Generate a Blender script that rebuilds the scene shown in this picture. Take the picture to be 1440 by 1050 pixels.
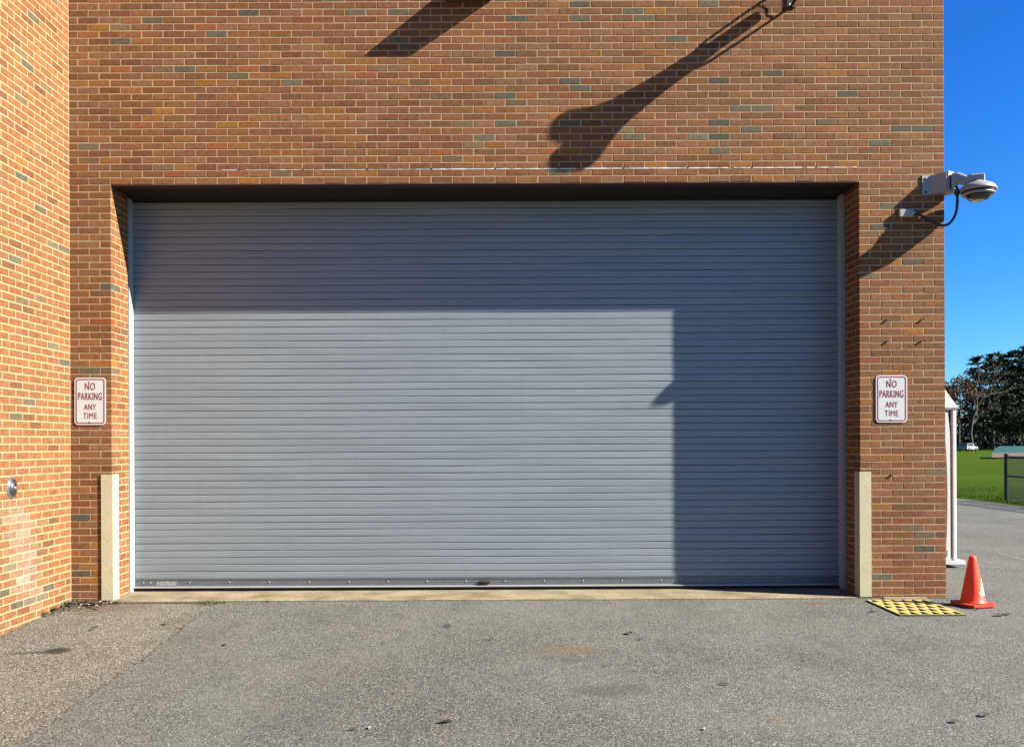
import bpy, math, random
from mathutils import Vector, Matrix, noise
R = math.radians
rnd = random.Random(7)
scene = bpy.context.scene
for o in list(bpy.data.objects): bpy.data.objects.remove(o)

# ------------------------------------------------------------------ camera, sky, sun, exposure
EYE, DIST, FPX, VPX, VPY, ROLL = 1.489, 8.5, 1250.0, 725.0, 624.0, R(0.27)
cam_d = bpy.data.cameras.new('camera'); cam = bpy.data.objects.new('camera', cam_d)
scene.collection.objects.link(cam); scene.camera = cam
cam_d.sensor_width = 36; cam_d.lens = FPX/1440*36
cam_d.shift_x = -(VPX-720)/1440; cam_d.shift_y = (VPY-525)/1440
cam_d.clip_start = 0.05; cam_d.clip_end = 5000
cam.matrix_world = Matrix.Translation((0, -DIST, EYE)) @ Matrix.Rotation(R(90), 4, 'X') @ Matrix.Rotation(-ROLL, 4, 'Z')

LIGHT = Vector((-1.703, 0.523, -1.149)).normalized()          # the way the sunlight travels
sun_el = math.asin(-LIGHT.z); 
world = bpy.data.worlds.new('World'); scene.world = world; world.use_nodes = True
wn = world.node_tree; wn.nodes.clear()
wo = wn.nodes.new('ShaderNodeOutputWorld'); bg = wn.nodes.new('ShaderNodeBackground'); sk = wn.nodes.new('ShaderNodeTexSky')
sk.sky_type = 'NISHITA'; sk.sun_disc = False; sk.sun_elevation = sun_el
sk.sun_rotation = math.atan2(-LIGHT.x, -LIGHT.y)
sk.air_density = 1.0; sk.dust_density = 0.15; sk.ozone_density = 2.6; sk.altitude = 50
bg.inputs['Strength'].default_value = 0.05
sepc = wn.nodes.new('ShaderNodeSeparateColor'); comb = wn.nodes.new('ShaderNodeCombineColor'); wn.links.new(sk.outputs[0], sepc.inputs[0])
for ch, (k0, pw, k1, cap) in enumerate(((0.10, 1.9, 5.9, 4), (0.10, 1.35, 7.5, 8), (0.10, 0.95, 9.6, 10))):   # the deep saturated blue of the photograph's sky
    prev = sepc.outputs[ch]
    for op, v in (('MULTIPLY', k0), ('POWER', pw), ('MULTIPLY', k1), ('MINIMUM', cap)):
        nd = wn.nodes.new('ShaderNodeMath'); nd.operation = op; nd.inputs[1].default_value = v; wn.links.new(prev, nd.inputs[0]); prev = nd.outputs[0]
    wn.links.new(prev, comb.inputs[ch])
wn.links.new(comb.outputs[0], bg.inputs[0]); wn.links.new(bg.outputs[0], wo.inputs[0])
sun_d = bpy.data.lights.new('sun', 'SUN'); sun = bpy.data.objects.new('sun', sun_d); scene.collection.objects.link(sun)
sun_d.energy = 5.0; sun_d.angle = R(0.53); sun_d.color = (1.0, 0.92, 0.79)
sun.rotation_euler = LIGHT.to_track_quat('-Z', 'Y').to_euler(); sun.location = (20, -8, 14)
vs = scene.view_settings
vs.view_transform = 'Standard'; vs.look = 'None'; vs.gamma = 1; vs.use_curve_mapping = False; vs.exposure = 2.0
scene.render.engine = 'CYCLES'
scene.render.resolution_x = 1024; scene.render.resolution_y = 746

# ------------------------------------------------------------------ measuring helpers
def derot(px, py):
    x, y = px-VPX, py-VPY
    return x*math.cos(ROLL)-y*math.sin(ROLL), x*math.sin(ROLL)+y*math.cos(ROLL)
def at(px, py, Y=0.0):                     # a photo point on the vertical plane Y
    dx, dy = derot(px, py); d = DIST+Y
    return Vector((dx*d/FPX, Y, EYE-dy*d/FPX))
def sm(a, b, x):
    t = max(0, min(1, (x-a)/(b-a))); return t*t*(3-2*t)
def zg(X, Y):                              # the lot falls gently away from the wall on the left
    return -0.052*sm(1.0, -3.2, X)*min(6.0, max(0.0, -Y))
def on_ground(px, py):
    dx, dy = derot(px, py); z = 0.0
    for _ in range(12):
        d = (EYE-z)*FPX/dy; z = zg(dx*d/FPX, d-DIST)
    return Vector((dx*d/FPX, d-DIST, z))
def to_px(v):
    d = v[1]+DIST; dx = v[0]*FPX/d; dy = (EYE-v[2])*FPX/d
    return VPX+dx*math.cos(ROLL)+dy*math.sin(ROLL), VPY-dx*math.sin(ROLL)+dy*math.cos(ROLL)
def dim(c, k=0.5): return tuple(x*k for x in c)
def lin(r, g, b):
    f = lambda c: (c/255/12.92 if c <= 10 else ((c/255+0.055)/1.055)**2.4)
    return (f(r), f(g), f(b))

# ------------------------------------------------------------------ mesh helpers
class MB:
    def __init__(s): s.v = []; s.f = []; s.sm = []
    def add(s, vs_, fs, smooth=False):
        n = len(s.v); s.v += [tuple(v) for v in vs_]
        for f in fs: s.f.append(tuple(i+n for i in f)); s.sm.append(smooth)
        return s
    def box(s, x0, x1, y0, y1, z0, z1, M=None, c=0.0):
        if c > 0:
            vs_ = []; 
            for (x, y, z, ix, iy, iz) in [(x, y, z, sx, sy, sz) for x, sx in ((x0, 1), (x1, -1)) for y, sy in ((y0, 1), (y1, -1)) for z, sz in ((z0, 1), (z1, -1))]:
                vs_ += [(x+ix*c, y, z+iz*c), (x, y+iy*c, z+iz*c), (x+ix*c, y+iy*c, z)]
            import bmesh
            bm = bmesh.new()
            for v in vs_: bm.verts.new(v)
            bmesh.ops.convex_hull(bm, input=bm.verts); bm.verts.ensure_lookup_table(); bm.verts.index_update()
            bmesh.ops.dissolve_limit(bm, angle_limit=0.01, verts=bm.verts, edges=bm.edges); bm.verts.index_update()
            vv = [v.co.copy() for v in bm.verts]; ff = [tuple(v.index for v in f.verts) for f in bm.faces]; bm.free()
        else:
            vv = [Vector(p) for p in ((x0,y0,z0),(x1,y0,z0),(x1,y1,z0),(x0,y1,z0),(x0,y0,z1),(x1,y0,z1),(x1,y1,z1),(x0,y1,z1))]
            ff = [(0,3,2,1),(4,5,6,7),(0,1,5,4),(1,2,6,5),(2,3,7,6),(3,0,4,7)]
        if M is not None: vv = [M @ v for v in vv]
        return s.add(vv, ff)
    def prism(s, poly, axis, a, b, M=None):          # poly of 2-D points, extruded from a to b along an axis
        n = len(poly); mk = {'x': lambda p, t: (t, p[0], p[1]), 'y': lambda p, t: (p[0], t, p[1]), 'z': lambda p, t: (p[0], p[1], t)}[axis]
        vv = [Vector(mk(p, a)) for p in poly]+[Vector(mk(p, b)) for p in poly]
        if M is not None: vv = [M @ v for v in vv]
        ff = [tuple(range(n)), tuple(range(2*n-1, n-1, -1))]+[((i+1) % n, i, i+n, (i+1) % n+n) for i in range(n)]
        return s.add(vv, ff)
    def tube(s, pts, r, seg=8, caps=True):
        pts = [Vector(p) for p in pts]; rs = r if isinstance(r, (list, tuple)) else [r]*len(pts)
        vv = []; up = Vector((0, 0, 1))
        t0 = (pts[1]-pts[0]).normalized()
        if abs(t0.z) > 0.9: up = Vector((1, 0, 0))
        a = t0.cross(up).normalized()
        for i, p in enumerate(pts):
            t = (pts[min(i+1, len(pts)-1)]-pts[max(i-1, 0)]).normalized()
            a = (a-t*a.dot(t)).normalized(); b = t.cross(a)
            for k in range(seg):
                w = 2*math.pi*k/seg; vv.append(p+(a*math.cos(w)+b*math.sin(w))*rs[i])
        ff = []
        for i in range(len(pts)-1):
            for k in range(seg):
                ff.append((i*seg+k, i*seg+(k+1) % seg, (i+1)*seg+(k+1) % seg, (i+1)*seg+k))
        s.add(vv, ff, True)
        if caps: s.add(vv[:seg][::-1], [tuple(range(seg))]); s.add(vv[-seg:], [tuple(range(seg))])
        return s
    def lathe(s, prof, seg=24, M=None, close=True):
        vv = []; ff = []
        for (r, z) in prof:
            for k in range(seg):
                w = 2*math.pi*k/seg; vv.append(Vector((r*math.cos(w), r*math.sin(w), z)))
        for i in range(len(prof)-1):
            for k in range(seg):
                ff.append((i*seg+k, i*seg+(k+1) % seg, (i+1)*seg+(k+1) % seg, (i+1)*seg+k))
        if close: ff.append(tuple(range(seg))[::-1]); ff.append(tuple(range((len(prof)-1)*seg, len(prof)*seg)))
        if M is not None: vv = [M @ v for v in vv]
        return s.add(vv, ff, True)
    def mesh(s, name, m):
        me = bpy.data.meshes.new(name); me.from_pydata(s.v, [], s.f)
        me.polygons.foreach_set('use_smooth', s.sm)
        if m: me.materials.append(m)
        me.update(); return me
    def build(s, name, m, parent=None, loc=(0, 0, 0), autosmooth=False):
        o = bpy.data.objects.new(name, s.mesh(name, m)); scene.collection.objects.link(o)
        o.location = loc; o.parent = parent
        return o
def link(name, me, parent=None, loc=(0, 0, 0)):
    o = bpy.data.objects.new(name, me); scene.collection.objects.link(o); o.location = loc; o.parent = parent; return o
def empty(name, loc=(0, 0, 0), rz=0.0):
    o = bpy.data.objects.new(name, None); scene.collection.objects.link(o); o.location = loc; o.rotation_euler = (0, 0, rz)
    o.empty_display_size = 0.1; return o
def tag(o, label=None, cat=None, group=None, kind=None):
    for k, v in (('label', label), ('category', cat), ('group', group), ('kind', kind)):
        if v: o[k] = v
    return o

# ------------------------------------------------------------------ materials
ALB = 0.74                                     # one albedo scale for every painted, stone and leaf surface
class NT:
    def __init__(s, name):
        s.m = bpy.data.materials.new(name); s.m.use_nodes = True; s.t = s.m.node_tree
        s.b = s.t.nodes['Principled BSDF']; s.pos = s.n('ShaderNodeNewGeometry').outputs['Position']
    def n(s, typ, **kw):
        nd = s.t.nodes.new(typ)
        for k, v in kw.items(): setattr(nd, k, v)
        return nd
    def l(s, a, b): s.t.links.new(a, b)
    def put(s, sock, v):
        if isinstance(v, bpy.types.NodeSocket): s.l(v, sock)
        elif isinstance(v, (tuple, list)): sock.default_value = (tuple(v)+(1,))[:len(sock.default_value)] if len(sock.default_value) == 4 else v
        else: sock.default_value = v
    def math(s, op, a, b=0.0, clamp=False):
        nd = s.n('ShaderNodeMath', operation=op, use_clamp=clamp); s.put(nd.inputs[0], a); s.put(nd.inputs[1], b); return nd.outputs[0]
    def mix(s, fac, a, b, blend='MIX'):
        nd = s.n('ShaderNodeMix', data_type='RGBA', blend_type=blend); s.put(nd.inputs[0], fac); s.put(nd.inputs[6], a); s.put(nd.inputs[7], b); return nd.outputs[2]
    def noise(s, scale, detail=3, rough=0.5, vec=None, dist=0.0):
        nd = s.n('ShaderNodeTexNoise'); nd.inputs['Scale'].default_value = scale; nd.inputs['Detail'].default_value = detail
        nd.inputs['Roughness'].default_value = rough; nd.inputs['Distortion'].default_value = dist; s.l(vec or s.pos, nd.inputs['Vector']); return nd.outputs[0]
    def voro(s, scale, feature='F1', out=0, vec=None, rand=1.0):
        nd = s.n('ShaderNodeTexVoronoi', feature=feature); nd.inputs['Scale'].default_value = scale; nd.inputs['Randomness'].default_value = rand; s.l(vec or s.pos, nd.inputs['Vector']); return nd.outputs[out]
    def ramp(s, fac, *stops):
        nd = s.n('ShaderNodeValToRGB'); cr = nd.color_ramp
        while len(cr.elements) < len(stops): cr.elements.new(0.5)
        for e, (p, c) in zip(cr.elements, stops):
            e.position = p; e.color = (c, c, c, 1) if not isinstance(c, (tuple, list)) else tuple(c)+(1,)
        s.l(fac, nd.inputs[0]); return nd.outputs[0]
    def scaled(s, sc, off=(0, 0, 0)):
        nd = s.n('ShaderNodeMapping'); nd.inputs['Scale'].default_value = sc; nd.inputs['Location'].default_value = off; s.l(s.pos, nd.inputs['Vector']); return nd.outputs[0]
    def bump(s, h, strength=0.3, dist=0.01):
        nd = s.n('ShaderNodeBump'); nd.inputs['Strength'].default_value = strength; nd.inputs['Distance'].default_value = dist
        s.l(h, nd.inputs['Height']); s.l(nd.outputs[0], s.b.inputs['Normal']); return nd
    def ellipse(s, c, rx, ry, soft=0.5, rot=0.0, wob=0.35):      # 1 inside a ragged ellipse on the ground
        mp = s.n('ShaderNodeMapping', vector_type='TEXTURE'); mp.inputs['Location'].default_value = (c[0], c[1], 0); mp.inputs['Rotation'].default_value = (0, 0, rot)
        mp.inputs['Scale'].default_value = (rx, ry, 1e6); s.l(s.pos, mp.inputs['Vector'])
        ln = s.n('ShaderNodeVectorMath', operation='LENGTH'); s.l(mp.outputs[0], ln.inputs[0])
        d = s.math('ADD', ln.outputs['Value'], s.math('MULTIPLY', s.math('SUBTRACT', s.noise(9, 4), 0.5), wob*2))
        mr = s.n('ShaderNodeMapRange', interpolation_type='SMOOTHSTEP'); s.l(d, mr.inputs[0])
        mr.inputs[1].default_value = 1.0; mr.inputs[2].default_value = 1.0-soft; mr.inputs[3].default_value = 0; mr.inputs[4].default_value = 1
        return mr.outputs[0]
    def done(s, col, rough=0.8, spec=0.3, metal=0.0):
        if metal < 0.5: col = s.mix(1.0, col, (ALB, ALB, ALB), 'MULTIPLY')
        s.put(s.b.inputs['Base Color'], col); s.put(s.b.inputs['Roughness'], rough); s.put(s.b.inputs['Metallic'], metal)
        s.b.inputs['Specular IOR Level'].default_value = spec; return s.m

def simple(name, col, rough=0.6, metal=0.0, spec=0.4, var=0.12, scale=14, bump=0.0):
    t = NT(name); n1 = t.noise(scale, 5, 0.6); n2 = t.noise(scale*7, 3)
    f = t.math('ADD', t.math('MULTIPLY', n1, 0.7), t.math('MULTIPLY', n2, 0.3))
    c = t.mix(t.ramp(f, (0.3, 0.0), (0.7, 1.0)), tuple(x*(1-var) for x in col), tuple(min(1, x*(1+var)) for x in col))
    if bump: t.bump(n2, bump, 0.003)
    rg = t.math('ADD', t.math('MULTIPLY', n1, 0.2), rough-0.1)
    return t.done(c, rg, spec, metal)

def brick_material(name, src):
    t = NT(name)
    if src == 'object': col = t.n('ShaderNodeObjectInfo').outputs['Color']
    else: col = t.n('ShaderNodeAttribute', attribute_name='brick_colour').outputs['Color']
    fine = t.noise(160, 4, 0.65); mid = t.noise(26, 4, 0.6); big = t.noise(1.1, 3)
    k = t.math('ADD', t.math('MULTIPLY', fine, 0.55), t.math('MULTIPLY', mid, 0.45))
    col = t.mix(t.ramp(k, (0.36, 0.62), (0.5, 1.0), (0.66, 1.32)), (0, 0, 0), col, 'MIX') if False else t.mix(1.0, col, t.ramp(k, (0.38, 0.42), (0.5, 0.90), (0.60, 1.0)), 'MULTIPLY')
    col = t.mix(t.ramp(t.noise(60, 2, 0.7), (0.62, 0.0), (0.74, 0.45)), col, (0.20, 0.13, 0.085))
    col = t.mix(t.ramp(t.voro(75), (0.09, 0.55), (0.17, 0.0)), col, (0.03, 0.02, 0.015))
    col = t.mix(t.ramp(big, (0.45, 0.0), (0.75, 0.22)), col, (0.10, 0.055, 0.035))
    t.bump(t.math('ADD', t.math('MULTIPLY', fine, 0.7), t.math('MULTIPLY', mid, 0.6)), 0.35, 0.0035)
    return t.done(col, 0.85, 0.2)
M_brick_o = brick_material('brick_single', 'object'); M_brick_a = brick_material('brick_mass', 'attr')

def mortar_material():
    t = NT('mortar'); n = t.noise(90, 4, 0.6); b = t.noise(3.0, 4, 0.6)
    c = t.mix(t.ramp(n, (0.3, 0.0), (0.7, 1.0)), dim(lin(206, 174, 132), .54), dim(lin(238, 208, 164), .58))
    c = t.mix(t.ramp(b, (0.5, 0.0), (0.8, 0.35)), c, dim(lin(160, 136, 106), .65))
    t.bump(n, 0.4, 0.003); return t.done(c, 0.9, 0.15)
M_mortar = mortar_material()

def asphalt_material(name, dark, light, stone, scale, stains, stone_amt):
    dark, light, stone = dim(dark, 0.56), dim(light, 0.56), dim(stone, 0.56)
    t = NT(name)
    v = t.voro(scale, 'F1', 1); sp = t.n('ShaderNodeSeparateColor'); t.l(v, sp.inputs[0])
    d = t.voro(scale, 'F1', 0); n = t.noise(scale*1.3, 4, 0.7); big = t.noise(0.7, 5, 0.6); mid = t.noise(5, 4, 0.6)
    c = t.mix(t.ramp(sp.outputs[0], (0.05, 0.0), (0.95, 1.0)), dark, light)
    c = t.mix(t.math('MULTIPLY', t.ramp(sp.outputs[1], (1-stone_amt, 0.0), (1-stone_amt+0.06, 1.0)), t.ramp(d, (0.35, 1.0), (0.6, 0.0))), c, stone)
    c = t.mix(t.ramp(d, (0.42, 0.0), (0.75, 0.75)), c, tuple(x*0.35 for x in dark))
    c = t.mix(t.ramp(n, (0.52, 0.0), (0.75, 0.5)), c, tuple(x*0.5 for x in dark))
    c = t.mix(t.ramp(big, (0.35, 0.0), (0.7, 0.30)), c, tuple(x*1.0 for x in light))
    c = t.mix(t.ramp(mid, (0.5, 0.0), (0.8, 0.22)), c, tuple(x*0.8 for x in dark))
    warm = t.noise(0.9, 4, 0.6, vec=t.scaled((1, 1, 1), (7, 3, 0))); c = t.mix(t.ramp(warm, (0.45, 0.0), (0.7, 0.08)), c, dim(lin(168, 140, 122), 0.56))
    wear = t.noise(1.6, 5, 0.65, vec=t.scaled((1, 0.55, 1), (2, 9, 0))); c = t.mix(t.ramp(wear, (0.52, 0.0), (0.72, 0.30)), c, tuple(x*0.9 for x in dark))
    for (cc, rx, ry, soft, rot, colr, amt) in stains:
        c = t.mix(t.math('MULTIPLY', t.ellipse(cc, rx, ry, soft, rot), amt), c, colr)
    h = t.math('ADD', t.math('MULTIPLY', t.math('SUBTRACT', 1.0, d), 0.8), t.math('MULTIPLY', n, 0.5))
    t.bump(h, 0.55, 0.006)
    return t.done(c, 0.88, 0.25)

M_steel = simple('galvanised_steel', (0.55, 0.57, 0.58), 0.42, 0.7, 0.5, 0.1, 25)
M_guide = simple('guide_paint', (0.40, 0.40, 0.40), 0.4, 0.1, 0.5, 0.06, 20)
M_black = simple('black_paint', (0.012, 0.012, 0.013), 0.45)
M_rubber = simple('black_rubber', (0.01, 0.01, 0.01), 0.8)
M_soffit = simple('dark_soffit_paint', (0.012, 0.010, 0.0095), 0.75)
M_white = simple('white_enamel', (0.62, 0.62, 0.60), 0.38, 0, 0.5, 0.05)
M_chrome = simple('chrome', (0.75, 0.76, 0.77), 0.18, 1.0, 0.5, 0.05)
M_dark = simple('opening_shade', (0.01, 0.01, 0.011), 0.9)  # near-black colour standing in for the shade in holes and gaps

# ------------------------------------------------------------------ ground, pavement, field
old_spot = on_ground(82, 912); old_spot2 = on_ground(45, 915); rust = on_ground(800, 914); rust2 = on_ground(1092, 1013); damp = on_ground(860, 970)
M_old = asphalt_material('old_pavement', lin(76, 74, 68), lin(164, 159, 144), lin(238, 232, 214), 108,
    [(old_spot, 0.13, 0.11, 0.5, 0, (0.012, 0.012, 0.012), 0.9), (old_spot2, 0.28, 0.05, 0.7, 0.1, (0.03, 0.028, 0.025), 0.7), ((-3.9, -0.15), 0.75, 0.35, 0.8, 0.0, dim(lin(120, 95, 78)), 0.6)], 0.30)
M_lot = asphalt_material('asphalt', lin(68, 70, 66), lin(164, 166, 157), lin(236, 236, 226), 126,
    [(rust, 0.33, 0.18, 0.9, 0, dim(lin(150, 120, 78)), 0.55), (rust2, 0.05, 0.05, 0.6, 0, dim(lin(160, 110, 80)), 0.5), (damp, 0.35, 0.2, 0.8, 0, dim(lin(80, 76, 72)), 0.45),
     (on_ground(628, 880), 0.05, 0.12, 0.6, 0, (0.02, 0.02, 0.02), 0.7), (on_ground(1150, 848), 0.5, 0.10, 0.9, 0, dim(lin(112, 96, 80)), 0.5)], 0.14)

bd = MB(); bd.add([(-900, -900, -0.45), (900, -900, -0.45), (900, 1500, -0.45), (-900, 1500, -0.45)], [(0, 1, 2, 3)])
tag(bd.build('ground', simple('soil', (0.09, 0.075, 0.05), 0.9, var=0.3, scale=0.6)), kind='structure')

def sheet(rows, zoff):                       # rows: list of (Y, [X...])
    m = MB(); n = len(rows[0][1]); vv = []; ff = []
    for Y, xs in rows: vv += [(x, Y, zg(x, Y)+zoff) for x in xs]
    for i in range(len(rows)-1):
        for k in range(n-1): a = i*n+k; ff.append((a, a+1, a+n+1, a+n) if rows[0][0] < rows[-1][0] else (a, a+n, a+n+1, a+1))
    m.add(vv, ff, True); return m
XWING = at(98, 420).x
rows = [(0.03-0.2*i, [XWING-0.05+0.15*k for k in range(17)]) for i in range(35)]
old = sheet(rows, -0.013).build('old_pavement', M_old); tag(old, kind='structure')
seam = [(p.y, p.x) for p in (on_ground(*q) for q in ((305, 847), (262, 877), (230, 905), (192, 932), (155, 957), (100, 995), (65, 1020), (40, 1037), (12, 1047)))]
def x_seam(Y):
    if Y > seam[0][0]: b = seam[0][1]
    elif Y < seam[-1][0]: b = max(XWING+0.02, seam[-1][1]+(Y-seam[-1][0])*3.0)
    else:
        for (y0, x0), (y1, x1) in zip(seam, seam[1:]):
            if y0 >= Y >= y1: b = x0+(x1-x0)*(y0-Y)/(y0-y1+1e-9); break
    return b+0.012*noise.noise((Y*9, 0, 3))+0.02*noise.noise((Y*2.3, 5, 3))
ys = [-0.004-0.03*i for i in range(190)]+[-6-0.6*i for i in range(41)]
edge = lambda Y: 11.7+0.25*noise.noise((Y*0.15, 0, 1))+0.06*noise.noise((Y*0.9, 0, 1))
rows = []
for Y in ys:
    xl = x_seam(Y); rows.append((Y, [xl, xl+0.03]+[xl+0.03+(3.5-xl)*k/22 for k in range(1, 23)]+[3.53+(edge(Y)-3.53)*k/14 for k in range(1, 15)]))
lot = sheet(rows, 0.0)
XL, XR, ZT = -3.860, 3.294, 3.982
P, C = (XR-XL)/35, 0.0669
XC = XR+4*P                                   # the outer corner of the building
n0 = len(lot.v); yy = [-0.0035+0.6*i for i in range(100)]
vv = []
for Y in yy: vv += [(XC+0.004+(edge(Y)-XC-0.004)*k/8, Y, 0.0) for k in range(9)]
lot.add(vv, [(i*9+k, i*9+k+1, (i+1)*9+k+1, (i+1)*9+k) for i in range(99) for k in range(8)], True)
tag(lot.build('asphalt_lot', M_lot), kind='structure')
jm = MB(); vv = []; yj = [-0.02-0.03*i for i in range(150)]
for Y in yj:
    x = x_seam(Y); w = 0.010+0.020*abs(noise.noise((Y*6, 1, 1))); e_ = 0.003+0.010*abs(noise.noise((Y*8, 4, 1))); vv += [(x-w, Y, zg(x-w, Y)-0.0115), (x+e_, Y, zg(x+e_, Y)+0.0025)]
jm.add(vv, [(2*i, 2*i+2, 2*i+3, 2*i+1) for i in range(len(yj)-1)], True)
tag(jm.build('paving_joint', simple('joint_dirt', (0.07, 0.06, 0.045), 0.95, var=0.5, scale=45)), kind='structure')
dm = MB(); vv = []; N = 260                       # dirt washed against the threshold and the pier feet
for i in range(N+1):
    x = XWING+0.35+(XC-XWING-0.35)*i/N; a = 0.010+0.022*abs(noise.noise((x*3.3, 2, 0)))+0.012*abs(noise.noise((x*17, 2, 5))); vv += [(x, -0.0015, zg(x, 0)+0.006), (x, -0.014-a, zg(x, -a)+(0.0015 if x > -2.8 else -0.011))]
dm.add(vv, [(2*i, 2*i+1, 2*i+3, 2*i+2) for i in range(N)], True)
tag(dm.build('wall_foot_dirt', bpy.data.materials['joint_dirt']), kind='structure')
# faint paint remnants on the far asphalt
M_paint = simple('worn_paint', dim(lin(196, 190, 172)), 0.8, var=0.3, scale=40)
for i, ((a, b), (c, d)) in enumerate((((1376, 796), (1411, 799)), ((1405, 778), (1440, 787)))):
    p, q = on_ground(a, b), on_ground(c, d); m = MB(); n = (q-p).normalized().cross(Vector((0, 0, 1)))*0.03
    pts = []
    for k in range(9):
        s_ = p.lerp(q, k/8); w = 0.35+0.6*abs(noise.noise((k*1.7, i*3, 0))); pts += [s_+n*w+Vector((0, 0, 0.004)), s_-n*w+Vector((0, 0, 0.004))]
    m.add(pts, [(2*k, 2*k+1, 2*k+3, 2*k+2) for k in range(8)])
    tag(m.build('paint_marking', M_paint), kind='structure')
# concrete threshold under the shutter
def concrete():
    t = NT('concrete'); n = t.noise(45, 5, 0.65); b = t.noise(2.5, 4)
    c = t.mix(t.ramp(n, (0.3, 0.0), (0.7, 1.0)), dim(lin(176, 160, 128), .48), dim(lin(214, 200, 168), .48))
    c = t.mix(t.ramp(b, (0.42, 0.0), (0.66, 0.75)), c, dim(lin(140, 122, 96), .42)); c = t.mix(t.ramp(t.voro(60), (0.1, 0.5), (0.2, 0.0)), c, dim(lin(110, 95, 75), .42))
    t.bump(n, 0.4, 0.004); return t.done(c, 0.88, 0.2)
M_conc = concrete()
th = MB(); N = 120; vv = []
for i in range(N+1):
    x = XL-0.06+(XR-XL+0.12)*i/N; yf = -0.012+0.012*noise.noise((x*2.2, 0, 0))+0.006*noise.noise((x*11, 0, 0))
    vv += [(x, yf, -0.2), (x, yf-0.0, 0.003), (x, yf+0.012, 0.012), (x, 0.62, 0.016)]
th.add(vv, [(4*i+j, 4*i+4+j, 4*i+5+j, 4*i+1+j) for i in range(N) for j in range(3)])
tag(th.build('threshold', M_conc), kind='structure')

def grass_material():
    t = NT('grass'); n = t.noise(3, 5, 0.7); f = t.noise(40, 3, 0.7)
    vec = t.scaled((0.02, 0.42, 1)); st = t.noise(1.0, 2, vec=vec)
    c = t.mix(t.ramp(n, (0.3, 0.0), (0.7, 1.0)), (0.050, 0.094, 0.001), (0.082, 0.130, 0.003))
    c = t.mix(t.ramp(st, (0.42, 0.0), (0.6, 0.55)), c, (0.034, 0.070, 0.001)); c = t.mix(t.ramp(f, (0.4, 0.0), (0.7, 0.5)), c, (0.018, 0.042, 0.002))
    t.bump(f, 0.8, 0.05); return t.done(c, 0.9, 0.03)
M_grass = grass_material()
fl = MB(); vv = []; Ys = [-24+1.0*i for i in range(85)]+[62+20*i for i in range(20)]
for Y in Ys: vv += [(edge(Y)-0.15, Y, -0.02), (edge(Y)+0.10, Y, 0.025), (edge(Y)+6, Y, 0.03), (500, Y, 0.03)]
fl.add(vv, [(4*i+j, 4*i+1+j, 4*i+5+j, 4*i+4+j) for i in range(len(Ys)-1) for j in range(3)], True)
tag(fl.build('grass_field', M_grass), kind='structure')

# ------------------------------------------------------------------ brick walls
JT, JH = 0.0084, 0.0088                       # joint widths
PAL = [((151, 101, 63), 42), ((156, 104, 58), 18), ((144, 93, 57), 22), ((150, 106, 74), 13), ((164, 108, 48), 5), ((138, 94, 63), 14), ((158, 94, 54), 4), ((136, 112, 82), 2.5), ((110, 101, 82), 0.5)]
GREYS = [(120, 112, 92), (108, 103, 86), (126, 116, 92), (98, 94, 80)]
BSCALE = 0.83
def pick_colour():
    c = rnd.choices([p[0] for p in PAL], [p[1] for p in PAL])[0]; j = rnd.uniform(0.76, 1.08)
    l_ = lin(*c); return tuple(min(0.9, x*j*BSCALE*rnd.uniform(0.96, 1.04)) for x in l_)
def grey_colour():
    l_ = lin(*rnd.choice(GREYS)); j = rnd.uniform(0.8, 1.1); return tuple(x*j*BSCALE*0.95 for x in l_)

def brick_mesh(L, D, H, seed):                # face in the local -Y side, x from 0..L, z 0..H
    r = random.Random(seed); j = lambda a: r.uniform(-a, a); c = 0.0035
    vv = []
    for (x, z) in ((0, 0), (L, 0), (L, H), (0, H)):                        # outer ring, back
        vv.append((x, D, z))
    ring = [((x+j(0.0016)), c, z+j(0.0014)) for (x, z) in ((0, 0), (L*0.5, 0), (L, 0), (L, H), (L*0.5, H), (0, H))]
    vv += ring
    vv += [(min(max(x, c*0.9), L-c*0.9)+j(0.001), 0.0+j(0.0003), min(max(z, c*0.8), H-c*0.8)+j(0.001)) for (x, _, z) in ring]
    ff = [(0, 3, 2, 1), (0, 1, 6, 5, 4), (1, 2, 7, 6), (2, 3, 9, 8, 7), (3, 0, 4, 9)]
    for i in range(6): a, b = 4+i, 4+(i+1) % 6; ff.append((a, b, b+6, a+6))
    ff += [(10, 11, 14, 15), (11, 12, 13, 14)]
    return vv, ff

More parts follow.
